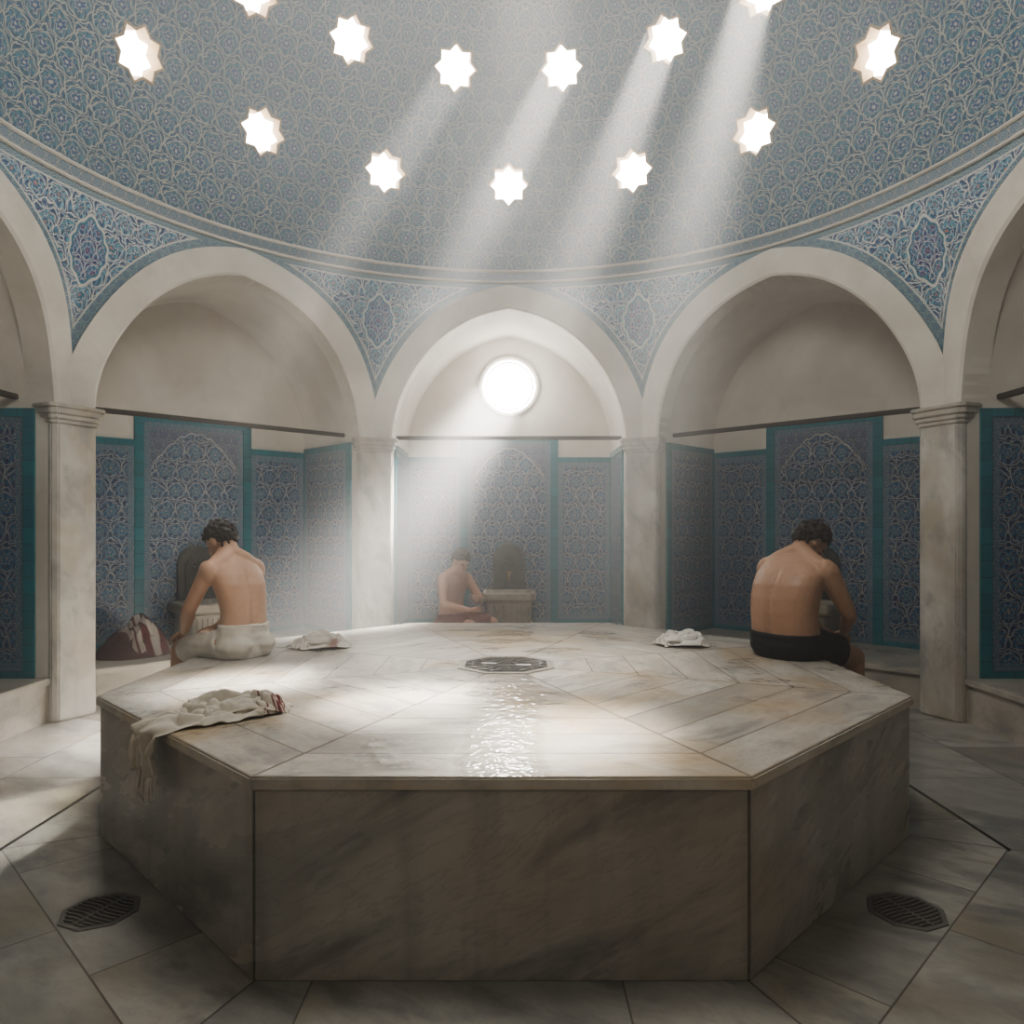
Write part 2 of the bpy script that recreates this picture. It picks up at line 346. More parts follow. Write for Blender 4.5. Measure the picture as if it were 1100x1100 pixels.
def tile_panel(parent,o,ux,nrm,w,h,bl,br,bt,bb,arch=False):
    o=Vector(o); ux=Vector(ux); nrm=Vector(nrm); up=Vector((0,0,1))
    bm=bmesh.new(); uvl=bm.loops.layers.uv.new('UVMap')
    def strip(a0,a1,b0,b1,vert):
        th=.02; c=[o+ux*a0+up*b0,o+ux*a1+up*b0,o+ux*a1+up*b1,o+ux*a0+up*b1]
        fr=[bm.verts.new(p+nrm*th) for p in c]; bk=[bm.verts.new(p) for p in c]
        st=[(a0,b0),(a1,b0),(a1,b1),(a0,b1)]
        fs=[bm.faces.new(fr)]+[bm.faces.new((bk[i],bk[(i+1)%4],fr[(i+1)%4],fr[i])) for i in range(4)]
        for f in fs:
            for l in f.loops:
                i=(fr.index(l.vert) if l.vert in fr else bk.index(l.vert)); a,b=st[i]
                l[uvl].uv=(a,b) if vert else (b,a)
    if bl: strip(0,bl,0,h,True)
    if br: strip(w-br,w,0,h,True)
    if bt: strip(bl,w-br,h-bt,h,False)
    if bb: strip(bl,w-br,0,bb,False)
    obj('tile_border',bm,M_TEAL,parent)
    bm=bmesh.new(); uvl=bm.loops.layers.uv.new('UVMap')
    x0,x1,z0,z1=bl,w-br,bb,h-bt; e=.055; uc=(x0+x1)/2
    def q(a0,a1,b0,b1,mat): rect_uv(bm,uvl,o+nrm*.01+ux*a0+up*b0,ux,a1-a0,b1-b0,nrm,mat,a0-uc,b0)
    q(x0+e,x1-e,z0+e,z1-e,0); q(x0,x0+e,z0,z1,1); q(x1-e,x1,z0,z1,1); q(x0+e,x1-e,z0,z0+e,1); q(x0+e,x1-e,z1-e,z1,1)
    if arch:
        hw=(x1-x0)/2-e; top=z1-e
        for sg in (1,-1):
            pts=[]
            for i in range(25):
                t=i/24; a=hw*(1-t); b=top-.40+.36*math.sin(t*PI/2)**.9+.022*abs(math.sin(t*PI*4))
                pts.append((a,min(b,top-.002)))
            pts+= [(0,top),(hw,top)]
            vs=[bm.verts.new(o+nrm*.014+ux*(uc+sg*a)+up*b) for a,b in pts]
            f=bm.faces.new(vs); f.material_index=2
            for l,(a,b) in zip(f.loops,pts): l[uvl].uv=(sg*a,b)
            f.normal_update()
            if f.normal.dot(nrm)<0: f.normal_flip()
            for i in range(24):
                p0,p1=pts[i],pts[i+1]
                c=[(p0[0],p0[1]-.006),(p1[0],p1[1]-.006),(p1[0],p1[1]+.006),(p0[0],p0[1]+.006)]
                vv=[bm.verts.new(o+nrm*.017+ux*(uc+sg*a)+up*b) for a,b in c]
                f=bm.faces.new(vv); f.material_index=3; f.normal_update()
                if f.normal.dot(nrm)<0: f.normal_flip()
    obj('tile_panel',bm,[M_PANEL,M_BORD,M_SPAN,M_BENCH],parent,recalc=False)

def make_wall(name,rot,label,tiles=True):
    prof=inner_profile()
    bm=bmesh.new()
    full=[(A_,0.0)]+prof+[(-A_,0.0)]
    f0=[bm.verts.new((s,IN,z)) for s,z in full]; f1=[bm.verts.new((s,IN+ND,z)) for s,z in full]
    for i in range(len(full)-1): bm.faces.new((f0[i],f0[i+1],f1[i+1],f1[i]))
    bm.faces.new(f1)
    for sg in (1,-1):
        v=[bm.verts.new(p) for p in ((sg*A_,IN,0),(sg*HF,IN,0),(sg*HF,IN,ZS+.05),(sg*A_,IN,ZS+.05))]; bm.faces.new(v)
    w=obj(name,bm,M_PL); w.rotation_euler=(0,0,rot); tag(w,label,'wall',kind='structure')
    for p in w.data.polygons:
        p.use_smooth = p.center.z>ZS+.02 and len(p.vertices)==4 and abs(p.normal.y)<.1
    bm=bmesh.new(); N=26
    ip=[arc(RI,i/N) for i in range(N+1)]; ip=ip+[(-s,z) for s,z in ip[-2::-1]]
    op=outer_profile(N,HF-.012); rows=[]
    for (si,zi),(so,zo) in zip(ip,op):
        L=max(.05,math.hypot(so-si,zo-zi)); k=.02; sm,zm=si+(so-si)*k/L,zi+(zo-zi)*k/L
        rows.append([bm.verts.new(p) for p in (warp(so,.03,zo),warp(so,-.03,zo),warp(sm,-.03,zm),warp(si,-.014,zi),warp(si,.18,zi))])
    for A,B in zip(rows,rows[1:]):
        for j in range(4): bm.faces.new((A[j],B[j],B[j+1],A[j+1]))
    for R in (rows[0],rows[-1]): bm.faces.new(R)
    a=obj('arch',bm,M_STONE,w); a['label']='pale stone pointed arch band'
    if tiles:
        zb=.32; n=IN+ND-.001
        tile_panel(w,(-.56,n,zb),(1,0,0),(0,-1,0),1.12,2.44-zb,.085,.085,.05,0,True)
        tile_panel(w,(-A_,n,zb),(1,0,0),(0,-1,0),A_-.56,2.21-zb,.02,0,.06,.04)
        tile_panel(w,(.56,n,zb),(1,0,0),(0,-1,0),A_-.56,2.21-zb,0,.02,.06,.04)
        tile_panel(w,(A_-.001,IN+.12,zb),(0,1,0),(-1,0,0),ND-.14,2.25-zb,.08,.02,.06,.05)
        tile_panel(w,(-A_+.001,IN+.12,zb),(0,1,0),(1,0,0),ND-.14,2.25-zb,.08,.02,.06,.05)
    return w
SIDES=[('wall_back',0,'pale plaster arched niche wall with the round window'),
 ('wall_back_left',PI/4,'arched tiled niche wall behind the man in the white towel'),
 ('wall_back_right',-PI/4,'arched tiled niche wall behind the man in dark shorts'),
 ('wall_left',PI/2,'arched niche wall cut off by the left edge'),
 ('wall_right',-PI/2,'arched niche wall cut off by the right edge'),
 ('wall_front_left',3*PI/4,'plaster niche wall at the near left'),
 ('wall_front_right',-3*PI/4,'plaster niche wall at the near right'),
 ('wall_front',PI,'plaster niche wall behind the viewer')]
WALL={}
for i,(n,r,l) in enumerate(SIDES): WALL[n]=make_wall(n,r,l,i<5)

TN=1
for n,l in (('wall_back','dark timber tie beam below the round window'),('wall_back_left','dark timber tie beam above the tiles of the niche behind the man in the white towel'),('wall_back_right','dark timber tie beam above the tiles of the niche behind the man in dark shorts'),('wall_left','dark timber tie beam at the left edge'),('wall_right','dark timber tie beam at the right edge')):
    bm=bmesh.new(); box(bm,-A_,A_,IN+.24,IN+.29,2.315,2.352,.004)
    o=obj('trim_%d'%TN,bm,M_WOOD); o.rotation_euler=WALL[n].rotation_euler; tag(o,l,'beam',kind='structure'); TN+=1

def zo_(s):
    return ZS+math.sqrt(max(0,RO*RO-(abs(s)+E_)**2))
def pend(rot,label):
    global TN
    bm=bmesh.new(); uvl=bm.loops.layers.uv.new('UVMap'); ed=bm.loops.layers.uv.new('edge')
    NS,NZ=22,14; cols=[]
    for face,rz in ((0,rot),(1,rot-PI/4)):
        Rm=Matrix.Rotation(rz,3,'Z')
        for i in range(NS+1):
            t=i/NS; s=HF*(1-(1-t)**1.5) if face==0 else -HF*(1-t**1.5)
            if face==1 and i==0: continue
            z0=zo_(s)-.012; col=[]
            for j in range(NZ+1):
                z=z0+(ZT-z0)*j/NZ; p=Rm@warp(s,0,z)
                v=bm.verts.new(p); u=(s-HF) if face==0 else (s+HF)
                col.append((v,(u,z),(math.hypot(abs(s)+E_,z-ZS)-RO,ZT-z)))
            cols.append(col)
    for A,B in zip(cols,cols[1:]):
        for j in range(NZ):
            q=(A[j],B[j],B[j+1],A[j+1]); f=bm.faces.new([x[0] for x in q])
            for l,x in zip(f.loops,q): l[uvl].uv=x[1]; l[ed].uv=x[2]
    o=obj('trim_%d'%TN,bm,M_PEND,smooth=True); tag(o,label,'pendentive',kind='structure'); TN+=1
for r,l in ((PI/4,'blue floral tiled pendentive left of the back arch'),(0,'blue floral tiled pendentive right of the back arch'),
            (PI/2,'blue floral tiled pendentive at the left edge'),(-PI/4,'blue floral tiled pendentive at the right edge'),
            (3*PI/4,'tiled pendentive at the near left'),(-PI/2,'tiled pendentive at the near right'),(PI,'tiled pendentive behind the viewer, left'),(-3*PI/4,'tiled pendentive behind the viewer, right')):
    pend(r,l)

bm=bmesh.new(); lathe(bm,[(3.30,3.845),(3.238,3.845),(3.228,3.852),(3.228,3.862),(3.24,3.868),(3.30,3.87)],96)
ring=obj('trim_%d'%TN,bm,M_STONE,smooth=False); tag(ring,'pale stone cornice ring under the dome','cornice',kind='structure'); TN+=1
bm=bmesh.new(); uvl=bm.loops.layers.uv.new('UVMap'); n=128
for i in range(n):
    a,b=2*PI*i/n,2*PI*(i+1)/n
    vs=[bm.verts.new((3.242*math.cos(x),3.242*math.sin(x),z)) for x,z in ((a,3.866),(b,3.866),(b,3.950),(a,3.950))]
    f=bm.faces.new(vs)
    for l,(x,z) in zip(f.loops,((a,3.866),(b,3.866),(b,3.950),(a,3.950))): l[uvl].uv=(x*3.25,z)
obj('tile_band',bm,M_RING,ring)
bm=bmesh.new(); lathe(bm,[(3.30,3.946),(3.232,3.947),(3.218,3.956),(3.218,3.966),(3.234,3.974),(3.30,3.98)],96)
obj('upper_moulding',bm,M_STONE,ring)

def sph(az,el,r):
    return Vector((r*math.cos(el)*math.sin(az),r*math.cos(el)*math.cos(az),ZD+r*math.sin(el)))
D2R=PI/180
STARS=[(-63.0,17.8),(-43.0,15.9),(-22.0,15.2),(0,14.9),(22.0,15.2),(43.0,15.9),(63.0,17.8),
       (-48.3,33.0),(-30.2,32.4),(-10.2,31.8),(10.2,31.8),(30.2,32.4),(48.3,33.0)]
def star_frame(az,el):
    az*=D2R; el*=D2R; nrm=sph(az,el,1)-Vector((0,0,ZD)); side=Vector((math.cos(az),-math.sin(az),0)); up=nrm.cross(side)
    if up.z<0: up=-up
    return nrm,side,up
def star_pts(ro,ri): return [((ro if k%2==0 else ri)*math.sin(PI*k/8),(ro if k%2==0 else ri)*math.cos(PI*k/8)) for k in range(16)]
bm=bmesh.new(); NA,NE=96,30
def shell(r,zlow):
    rows=[]
    for j in range(NE):
        el=(zlow+(88-zlow)*j/(NE-1))*D2R; rows.append([bm.verts.new(sph(2*PI*i/NA,el,r)) for i in range(NA)])
    for A,B in zip(rows,rows[1:]):
        for i in range(NA): bm.faces.new((A[i],A[(i+1)%NA],B[(i+1)%NA],B[i]))
    t=bm.verts.new((0,0,ZD+r))
    for i in range(NA): bm.faces.new((rows[-1][i],rows[-1][(i+1)%NA],t))
    return rows[0]
a=shell(RD,-.2); b=shell(RD+.24,-.2)
for i in range(NA): bm.faces.new((a[i],a[(i+1)%NA],b[(i+1)%NA],b[i]))
dome=obj('ceiling',bm,M_DOME); tag(dome,'blue tiled dome pierced by star skylights','dome',kind='structure')
SO,SI=.198,.150
bm=bmesh.new()
for az,el in STARS:
    nrm,side,up=star_frame(az,el); c=Vector((0,0,ZD))
    pts=star_pts(SO,SI)
    lo=[bm.verts.new(c+nrm*(RD-.2)+side*x+up*y) for x,y in pts]; hi=[bm.verts.new(c+nrm*(RD+.5)+side*x+up*y) for x,y in pts]
    bm.faces.new(hi); bm.faces.new(lo[::-1])
    for i in range(16): bm.faces.new((lo[i],lo[(i+1)%16],hi[(i+1)%16],hi[i]))
cut=obj('cutter',bm,M_STONE)
md=dome.modifiers.new('b','BOOLEAN'); md.operation='DIFFERENCE'; md.solver='EXACT'; md.object=cut
dg=bpy.context.evaluated_depsgraph_get(); me=bpy.data.meshes.new_from_object(dome.evaluated_get(dg))
dome.modifiers.clear(); dome.data=me; bpy.data.objects.remove(cut)
slab=['far left star skylight of the lower row, beside the left edge','star skylight of the lower row, second from the left','star skylight of the lower row, just left of centre','star skylight of the lower row, directly above the round window','star skylight of the lower row, just right of centre','star skylight of the lower row, second from the right','far right star skylight of the lower row, beside the right edge',
 'star skylight of the upper row cut by the top edge at left','leftmost whole star skylight of the upper row','upper row star skylight left of centre','upper row star skylight right of centre','rightmost whole star skylight of the upper row','star skylight of the upper row cut by the top edge at right']
for i,(az,el) in enumerate(STARS):
    nrm,side,up=star_frame(az,el); c=Vector((0,0,ZD)); bm=bmesh.new()
    ringsv=[]
    for (ro,ri,r) in ((SO+.016,SI+.014,RD-.004),(SO+.016,SI+.014,RD-.016),(SO-.006,SI-.005,RD-.016),(SO-.012,SI-.01,RD+.20)):
        ringsv.append([bm.verts.new(c+nrm*r+side*x+up*y) for x,y in star_pts(ro,ri)])
    for A,B in zip(ringsv,ringsv[1:]):
        for k in range(16): bm.faces.new((A[k],A[(k+1)%16],B[(k+1)%16],B[k]))
    w=obj('window_%d'%(i+1),bm,M_REVEAL); tag(w,slab[i],'skylight',kind='structure')
    bm=bmesh.new(); bm.faces.new([bm.verts.new(c+nrm*(RD+.12)+side*x+up*y) for x,y in star_pts(SO-.008,SI-.007)])
    obj('pane',bm,M_GLASS,w)
wy=IN+ND
bm=bmesh.new(); lathe(bm,[(.30,-.02),(.30,.03),(.325,.045),(.345,.03),(.35,-.0)],64)
w=obj('window_14',bm,M_STONE,smooth=True); w.location=(0,wy-.0,3.02); w.rotation_euler=(PI/2,0,0); tag(w,'round glowing window high in the back niche','window',kind='structure')
bm=bmesh.new(); bm.faces.new([bm.verts.new((.302*math.cos(2*PI*k/64),.302*math.sin(2*PI*k/64),.006)) for k in range(64)]); obj('pane',bm,M_WIN,w)
bm=bmesh.new(); lathe(bm,[(.262,.012),(.262,.022),(.278,.022),(.278,.012)],64,closed=True); obj('glazing_ring',bm,M_STONE,w)

def column(ang,label):
    r=3.59; t=thing('marble_column',label,'column',(r*math.cos(ang),r*math.sin(ang),0),ang,'marble columns between the niches')
    d,hw=.165,.178; ch=.035
    plan=[(-d,-hw+ch),(-d+ch,-hw),(d,-hw),(d,hw),(-d+ch,hw),(-d,hw-ch)]
    bm=bmesh.new(); prism(bm,plan,.0,2.15,.008); obj('shaft',bm,M_COLM,t)
    bm=bmesh.new(); z=2.15
    for (h,ex) in ((.03,.010),(.035,.022),(.045,.034),(.03,.045)):
        prism(bm,[(x-ex if x<0 else x,y+(ex if y>0 else -ex)) for x,y in plan],z,z+h,.006); z+=h
    obj('capital',bm,M_COLM,t)
column(112.5*D2R,'mottled marble column left of the back niche')
column(67.5*D2R,'mottled marble column right of the back niche')
column(157.5*D2R,'tall streaked marble column near the left edge, by the bundle of cloths')
column(22.5*D2R,'tall streaked marble column near the right edge, beyond the man in dark shorts')

for n,l in (('wall_back','low marble bench under the back niche'),('wall_back_left','low marble bench carrying the cloth bundle, behind the man in the white towel'),('wall_back_right','low marble bench in the niche behind the man in dark shorts'),('wall_left','low marble bench cut off by the left edge'),('wall_right','low marble bench cut off by the right edge')):
    t=thing('marble_bench',l,'bench',(0,0,0),WALL[n].rotation_euler.z,'marble benches in the niches')
    bm=bmesh.new(); box(bm,-A_+.002,A_-.002,IN+.04,IN+ND-.002,0,.268); obj('bench_base',bm,M_BENCH,t)
    bm=bmesh.new(); box(bm,-A_+.002,A_-.002,IN+.01,IN+ND-.002,.269,.32,.008); obj('bench_top',bm,M_BENCH,t)

def arch_slab(bm,hw,z0,zs,rise,y0,y1,bev):
    pr=[(-hw,z0),(hw,z0),(hw,zs)]
    for k in range(1,14): a=PI*k/14; pr.append((hw*math.cos(a),zs+rise*math.sin(a)**.85))
    pr.append((-hw,zs)); n=len(pr)
    f=[bm.verts.new((x,y0,z)) for x,z in pr]; b=[bm.verts.new((x,y1,z)) for x,z in pr]
    fs=[bm.faces.new(f),bm.faces.new(b[::-1])]+[bm.faces.new((f[i],f[(i+1)%n],b[(i+1)%n],b[i])) for i in range(n)]
    bmesh.ops.bevel(bm,geom=list(fs[0].edges),offset=bev,segments=2,affect='EDGES')
def basin(wn,label):
    rz=WALL[wn].rotation_euler.z; p=Matrix.Rotation(rz,3,'Z')@Vector((0,IN+ND-.31,.32))
    t=thing('wash_basin',label,'basin',p,rz,'marble wash basins in the niches')
    bm=bmesh.new(); lathe(bm,[(0.001,0),(.235,0),(.24,.035),(.222,.055),(.228,.28),(.262,.30),(.27,.315),(.27,.37),(.262,.385),(.225,.385),(.21,.36),(.17,.20),(.001,.16)],64,sq=9)
    for v in bm.verts: v.co.x*=1.08
    # carved fluting round the trough
    for k in range(9):
        x=-.19+k*.0475
        tubebm(bm,[(x,-.226,.085),(x,-.228,.25)],[.012,.012],8)
    obj('bowl',bm,M_BASIN,t,smooth=False)
    bm=bmesh.new(); arch_slab(bm,.185,.25,.70,.21,.245,.287,.014)
    o=obj('backplate',bm,M_PLATE,t); o['label']='dark arched stone backplate'
    bm=bmesh.new(); arch_slab(bm,.125,.44,.68,.14,.232,.246,.008)
    for k in range(8):
        a=2*PI*k/8; tubebm(bm,[(.02*math.cos(a),.228,.70+.02*math.sin(a)),(.06*math.cos(a),.228,.70+.06*math.sin(a))],[.008,.014],8)
    obj('carved_relief',bm,M_PLATE,o)
    bm=bmesh.new(); tubebm(bm,[(0,.24,.55),(0,.17,.55),(0,.13,.54),(0,.118,.50)],[.014,.013,.012,.011]); o=obj('tap',bm,M_BRASS,t,smooth=True)
    bm=bmesh.new(); tubebm(bm,[(-.035,.185,.58),(.035,.185,.58)],.006); tubebm(bm,[(0,.185,.55),(0,.185,.58)],.008); obj('tap_handle',bm,M_BRASS,o,smooth=True)
basin('wall_back','carved marble wash basin with dark backplate under the round window')
basin('wall_back_left','marble wash basin half hidden behind the man in the white towel')
basin('wall_back_right','marble wash basin beyond the man in dark shorts')

# ------------------------------------------------------------------ platform
R8=2.0; H8=.63
def oct_pts(R): return [(R*math.cos((22.5+45*k)*D2R),R*math.sin((22.5+45*k)*D2R)) for k in range(8)]
pf=thing('marble_platform','large octagonal marble bathing platform in the middle of the hall','platform')
bm=bmesh.new(); prism(bm,oct_pts(R8),H8-.042,H8,.006)
o=obj('top_slab',bm,[M_TOP,M_LIP],pf)
for p in o.data.polygons: p.material_index=0 if p.normal.z>.9 else 1
ri=1.848-.016
for k in range(8):
    an=45*k*D2R; hw=ri*math.tan(PI/8)-.0025; bm=bmesh.new()
    pl=[(ri,-hw),(ri,hw),(ri-.1,hw-.041),(ri-.1,-hw+.041)]
    ca,sa=math.cos(an),math.sin(an)
    prism(bm,[(x*ca-y*sa,x*sa+y*ca) for x,y in pl],0,H8-.043,.004); obj('side_panel',bm,M_SIDE,pf)

t=thing('drain_grate','octagonal pierced metal drain grate in the centre of the platform','drain',(0,0,H8+.0005))
bm=bmesh.new(); lathe(bm,[(.285,.0005),(.285,.005),(.245,.005),(.245,.0005)],8,PI/8,closed=True); o=obj('frame',bm,M_RIM,t); o['label']='pale wet stone rim'
bm=bmesh.new(); prism(bm,[(.246*math.cos(PI/8+k*PI/4),.246*math.sin(PI/8+k*PI/4)) for k in range(8)],.0004,.0012); obj('well',bm,M_WELL,t)
bm=bmesh.new()
for rr in (.06,.13,.20): lathe(bm,[(rr+.006,.002),(rr+.006,.006),(rr-.006,.006),(rr-.006,.002)],8,PI/8,closed=True)
for k in range(16):
    a=k*PI/8; tubebm(bm,[(.06*math.cos(a),.06*math.sin(a),.004),(.14*math.cos(a+.2),.14*math.sin(a+.2),.004),(.225*math.cos(a),.225*math.sin(a),.004)],.0035,6)
obj('grille',bm,M_STEEL,t)
for sx,l in ((-1,'slotted iron floor drain at the lower left of the platform'),(1,'slotted iron floor drain at the lower right of the platform')):
    t=thing('floor_drain',l,'drain',(sx*1.46,-1.42,0.0005),sx*PI/8,'slotted floor drains')
    bm=bmesh.new(); lathe(bm,[(.138,.0),(.136,.004),(.118,.004),(.116,.0)],8,PI/8); obj('frame',bm,M_IRON,t,smooth=False)
    R_=.117; ap=R_*math.cos(PI/8)
    bm=bmesh.new(); prism(bm,[(R_*math.cos(PI/8+k*PI/4),R_*math.sin(PI/8+k*PI/4)) for k in range(8)],.0003,.001); obj('well',bm,M_WELL,t)
    bm=bmesh.new()
    for k in range(-5,6):
        y=k*.0195; L=min(ap,ap*math.sqrt(2)-abs(y))
        tubebm(bm,[(-L,y,.004),(-L*.4,y+.005,.004),(L*.4,y-.005,.004),(L,y,.004)],.0035,6)
    box(bm,-.006,.006,-ap,ap,.001,.005)
    obj('grille',bm,M_IRON,t)

# ------------------------------------------------------------------ towels
M_TWL=m_cloth('striped_towel',(.62,.57,.49),[(.030,.003),(.045,.007),(.060,.003),(.105,.003)],(.16,.045,.05))
M_TW2=m_cloth('white_towel',(.70,.66,.60),[(.05,.005),(.25,.006)],(.36,.25,.22))
M_TW3=m_cloth('plain_white_towel',(.70,.67,.62),[(.02,.004)],(.45,.36,.33))
M_BUN=m_cloth('white_and_red_cloth',(.36,.32,.28),[(-.16,.045),(-.04,.012),(.06,.035),(.19,.03)],(.11,.035,.038))
M_BUN2=m_cloth('dark_cloth',(.075,.035,.035),[],(.3,.3,.3))
def strip_mesh(bm,uvl,path,widths,pleats,amp,seed,ns=60,nt=40,u0=0.0):
    path=[(Vector(p),Vector(u).normalized()) for p,u in path]
    cum=[0]
    for (p,_),(q,_) in zip(path,path[1:]): cum.append(cum[-1]+(q-p).length)
    L=cum[-1]; rows=[]
    def at(s):
        for i in range(len(cum)-1):
            if s<=cum[i+1]+1e-9:
                k=(s-cum[i])/(cum[i+1]-cum[i]); return path[i][0].lerp(path[i+1][0],k),path[i][1].lerp(path[i+1][1],k).normalized(),(path[i+1][0]-path[i][0]).normalized(),(i+k)/(len(cum)-1)
    for a in range(ns+1):
        s=L*a/ns; p,up,d,fr=at(min(s,L)); lat=d.cross(up).normalized()
        k=fr*(len(widths)-1); i=min(int(k),len(widths)-2); w=widths[i]+(widths[i+1]-widths[i])*(k-i)
        row=[]
        for b in range(nt+1):
            t=b/nt-.5; nz=noise.noise(Vector((s*9+seed,t*4,seed))); n2=noise.noise(Vector((s*20,t*10+seed,seed*2)))
            ridge=1-abs(noise.noise(Vector((s*11+seed*3,t*7,seed))))*2
            h=amp*(.5+.5*math.sin(2*PI*pleats*(t+.14*nz)+4*nz+seed))*(1-(2*abs(t))**4*.8)+amp*.6*n2*(1-4*t*t)+amp*.5*ridge*(1-4*t*t)
            endt=min(1,min(s,L-s)/.05+.25)
            q=p+lat*(t*w+.03*noise.noise(Vector((s*9,seed,t*2))))+up*(max(.004,h*endt+.004))+d*(.025*n2)
            row.append((bm.verts.new(q),(u0+s,t*w)))
        rows.append(row)
    for A,B in zip(rows,rows[1:]):
        for b in range(nt):
            q=(A[b],A[b+1],B[b+1],B[b]); f=bm.faces.new([x[0] for x in q])
            for l,x in zip(f.loops,q): l[uvl].uv=x[1]
    return rows
def add_solid(o,th=.0025):
    m=o.modifiers.new('s','SOLIDIFY'); m.thickness=th; m.offset=1
Z=H8+.001
t=thing('towel','crumpled cream towel with dark red stripes and fringe hanging over the platform edge','towel',(-1.1,-1.2,Z))
off=Vector((-1.1,-1.2,Z))
on=Vector((-.707,-.707,0))
def P(x,y,z=Z): return Vector((x,y,z))-off
bm=bmesh.new(); uvl=bm.loops.layers.uv.new('UVMap')
strip_mesh(bm,uvl,[(P(-.91,-.99),(0,0,1)),(P(-1.02,-1.06),(0,0,1)),(P(-1.16,-1.19),(0,0,1)),(P(-1.275,-1.295),(-.1,-.1,1)),(P(-1.318,-1.338,Z-.012),(-.7,-.7,.5)),(P(-1.322,-1.342,Z-.09),(-.707,-.707,0.05)),(P(-1.318,-1.338,Z-.16),(-.707,-.707,0))],[.14,.21,.20,.16,.15,.14,.13],4.5,.040,3.1,80,52)
strip_mesh(bm,uvl,[(P(-.93,-1.03),(0,0,1)),(P(-1.04,-1.10,Z+.02),(0,0,1)),(P(-1.17,-1.17,Z+.02),(0,0,1)),(P(-1.27,-1.21),(0,0,1))],[.12,.15,.14,.10],3.5,.054,8.7,56,40,.02)
o=obj('cloth',bm,M_TWL,t,smooth=True,recalc=False); add_solid(o)
bm=bmesh.new()
for k in range(52):
    a=(k/51-.5)*.145; base=P(-1.318,-1.338,Z-.155)+Vector((.707,-.707,0))*a+on*(.004+.026*rnd.random())
    sw=Vector((.707,-.707,0))*rnd.uniform(-.022,.022)+on*rnd.uniform(0,.012)
    tubebm(bm,[base,base+sw*.5+Vector((0,0,-.035)),base+sw+Vector((0,0,-.06-.04*rnd.random()))],[.003,.0026,.0014],5)
obj('fringe',bm,M_TW3,t)
def small_towel(px,py,rz,mat,label,seed,sc=1.0):
    t=thing('towel',label,'towel',(px,py,Z),rz); bm=bmesh.new(); uvl=bm.loops.layers.uv.new('UVMap')
    strip_mesh(bm,uvl,[((-.17*sc,-.05,0),(0,0,1)),((-.06*sc,.02,0),(0,0,1)),((.06*sc,-.01,.008),(0,0,1)),((.17*sc,.03,0),(0,0,1))],[.19,.25,.24,.18],3.2,.044,seed,50,40)
    strip_mesh(bm,uvl,[((-.13*sc,.03,.01),(0,0,1)),((-.04,.0,.026),(0,0,1)),((.05,.01,.026),(0,0,1)),((.13*sc,-.03,.012),(0,0,1))],[.14,.19,.18,.14],2.4,.05,seed+4,40,32,.2)
    o=obj('cloth',bm,mat,t,smooth=True,recalc=False); add_solid(o)
small_towel(-1.19,.60,.2,M_TW2,'small white towel with faint stripes dropped beside the man in the white wrap',1.3,.95)
small_towel(1.13,.68,-.2,M_TW3,'small white towel dropped on the platform beside the man in dark shorts',9.2,.85)
Rm=Matrix.Rotation(PI/4,3,'Z')
t=thing('cloth_bundle','heap of dark red and white cloths on the bench beside the left column','cloth',Rm@Vector((-.74,IN+.50,.32)),PI/4)
def mound(bm,uvl,cx,cy,lx,ly,h,seed):
    NR,NAa=26,72; rows=[]
    for i in range(NR+1):
        r=max(.004,i/NR); row=[]
        for k in range(NAa):
            a=2*PI*k/NAa; x,y=r*math.cos(a),r*math.sin(a)
            n1=noise.noise(Vector((x*1.6+seed,y*1.6,seed))); n2=noise.noise(Vector((x*4.6,y*3.2+seed,seed)))
            k2=1+.12*noise.noise(Vector((math.cos(a)*1.5,math.sin(a)*1.5,seed)))
            z=h*(1-r**3.0)*(.85+.3*n1)+h*.30*(1-abs(n2)*2.4)*(1-r**4)
            row.append((bm.verts.new((cx+x*lx*k2,cy+y*ly*k2,max(0.002,z))),(x*lx+.08*n1+z*.3,y*ly)))
        rows.append(row)
    for A,B in zip(rows,rows[1:]):
        for k in range(NAa):
            q=(A[k],A[(k+1)%NAa],B[(k+1)%NAa],B[k]); f=bm.faces.new([x[0] for x in q])
            for l,x in zip(f.loops,q): l[uvl].uv=x[1]
    bm.faces.new([x[0] for x in rows[0]])
bm=bmesh.new(); uvl=bm.loops.layers.uv.new('UVMap'); mound(bm,uvl,0,0,.31,.25,.17,2.2)
o=obj('lower_cloth',bm,M_BUN2,t,smooth=True); o['label']='dark red crumpled cloth underneath'
bm=bmesh.new(); uvl=bm.loops.layers.uv.new('UVMap'); mound(bm,uvl,.05,-.02,.25,.21,.26,6.4)
o=obj('upper_cloth',bm,M_BUN,t,smooth=True); o['label']='pale cloth with dark red stripes on top'

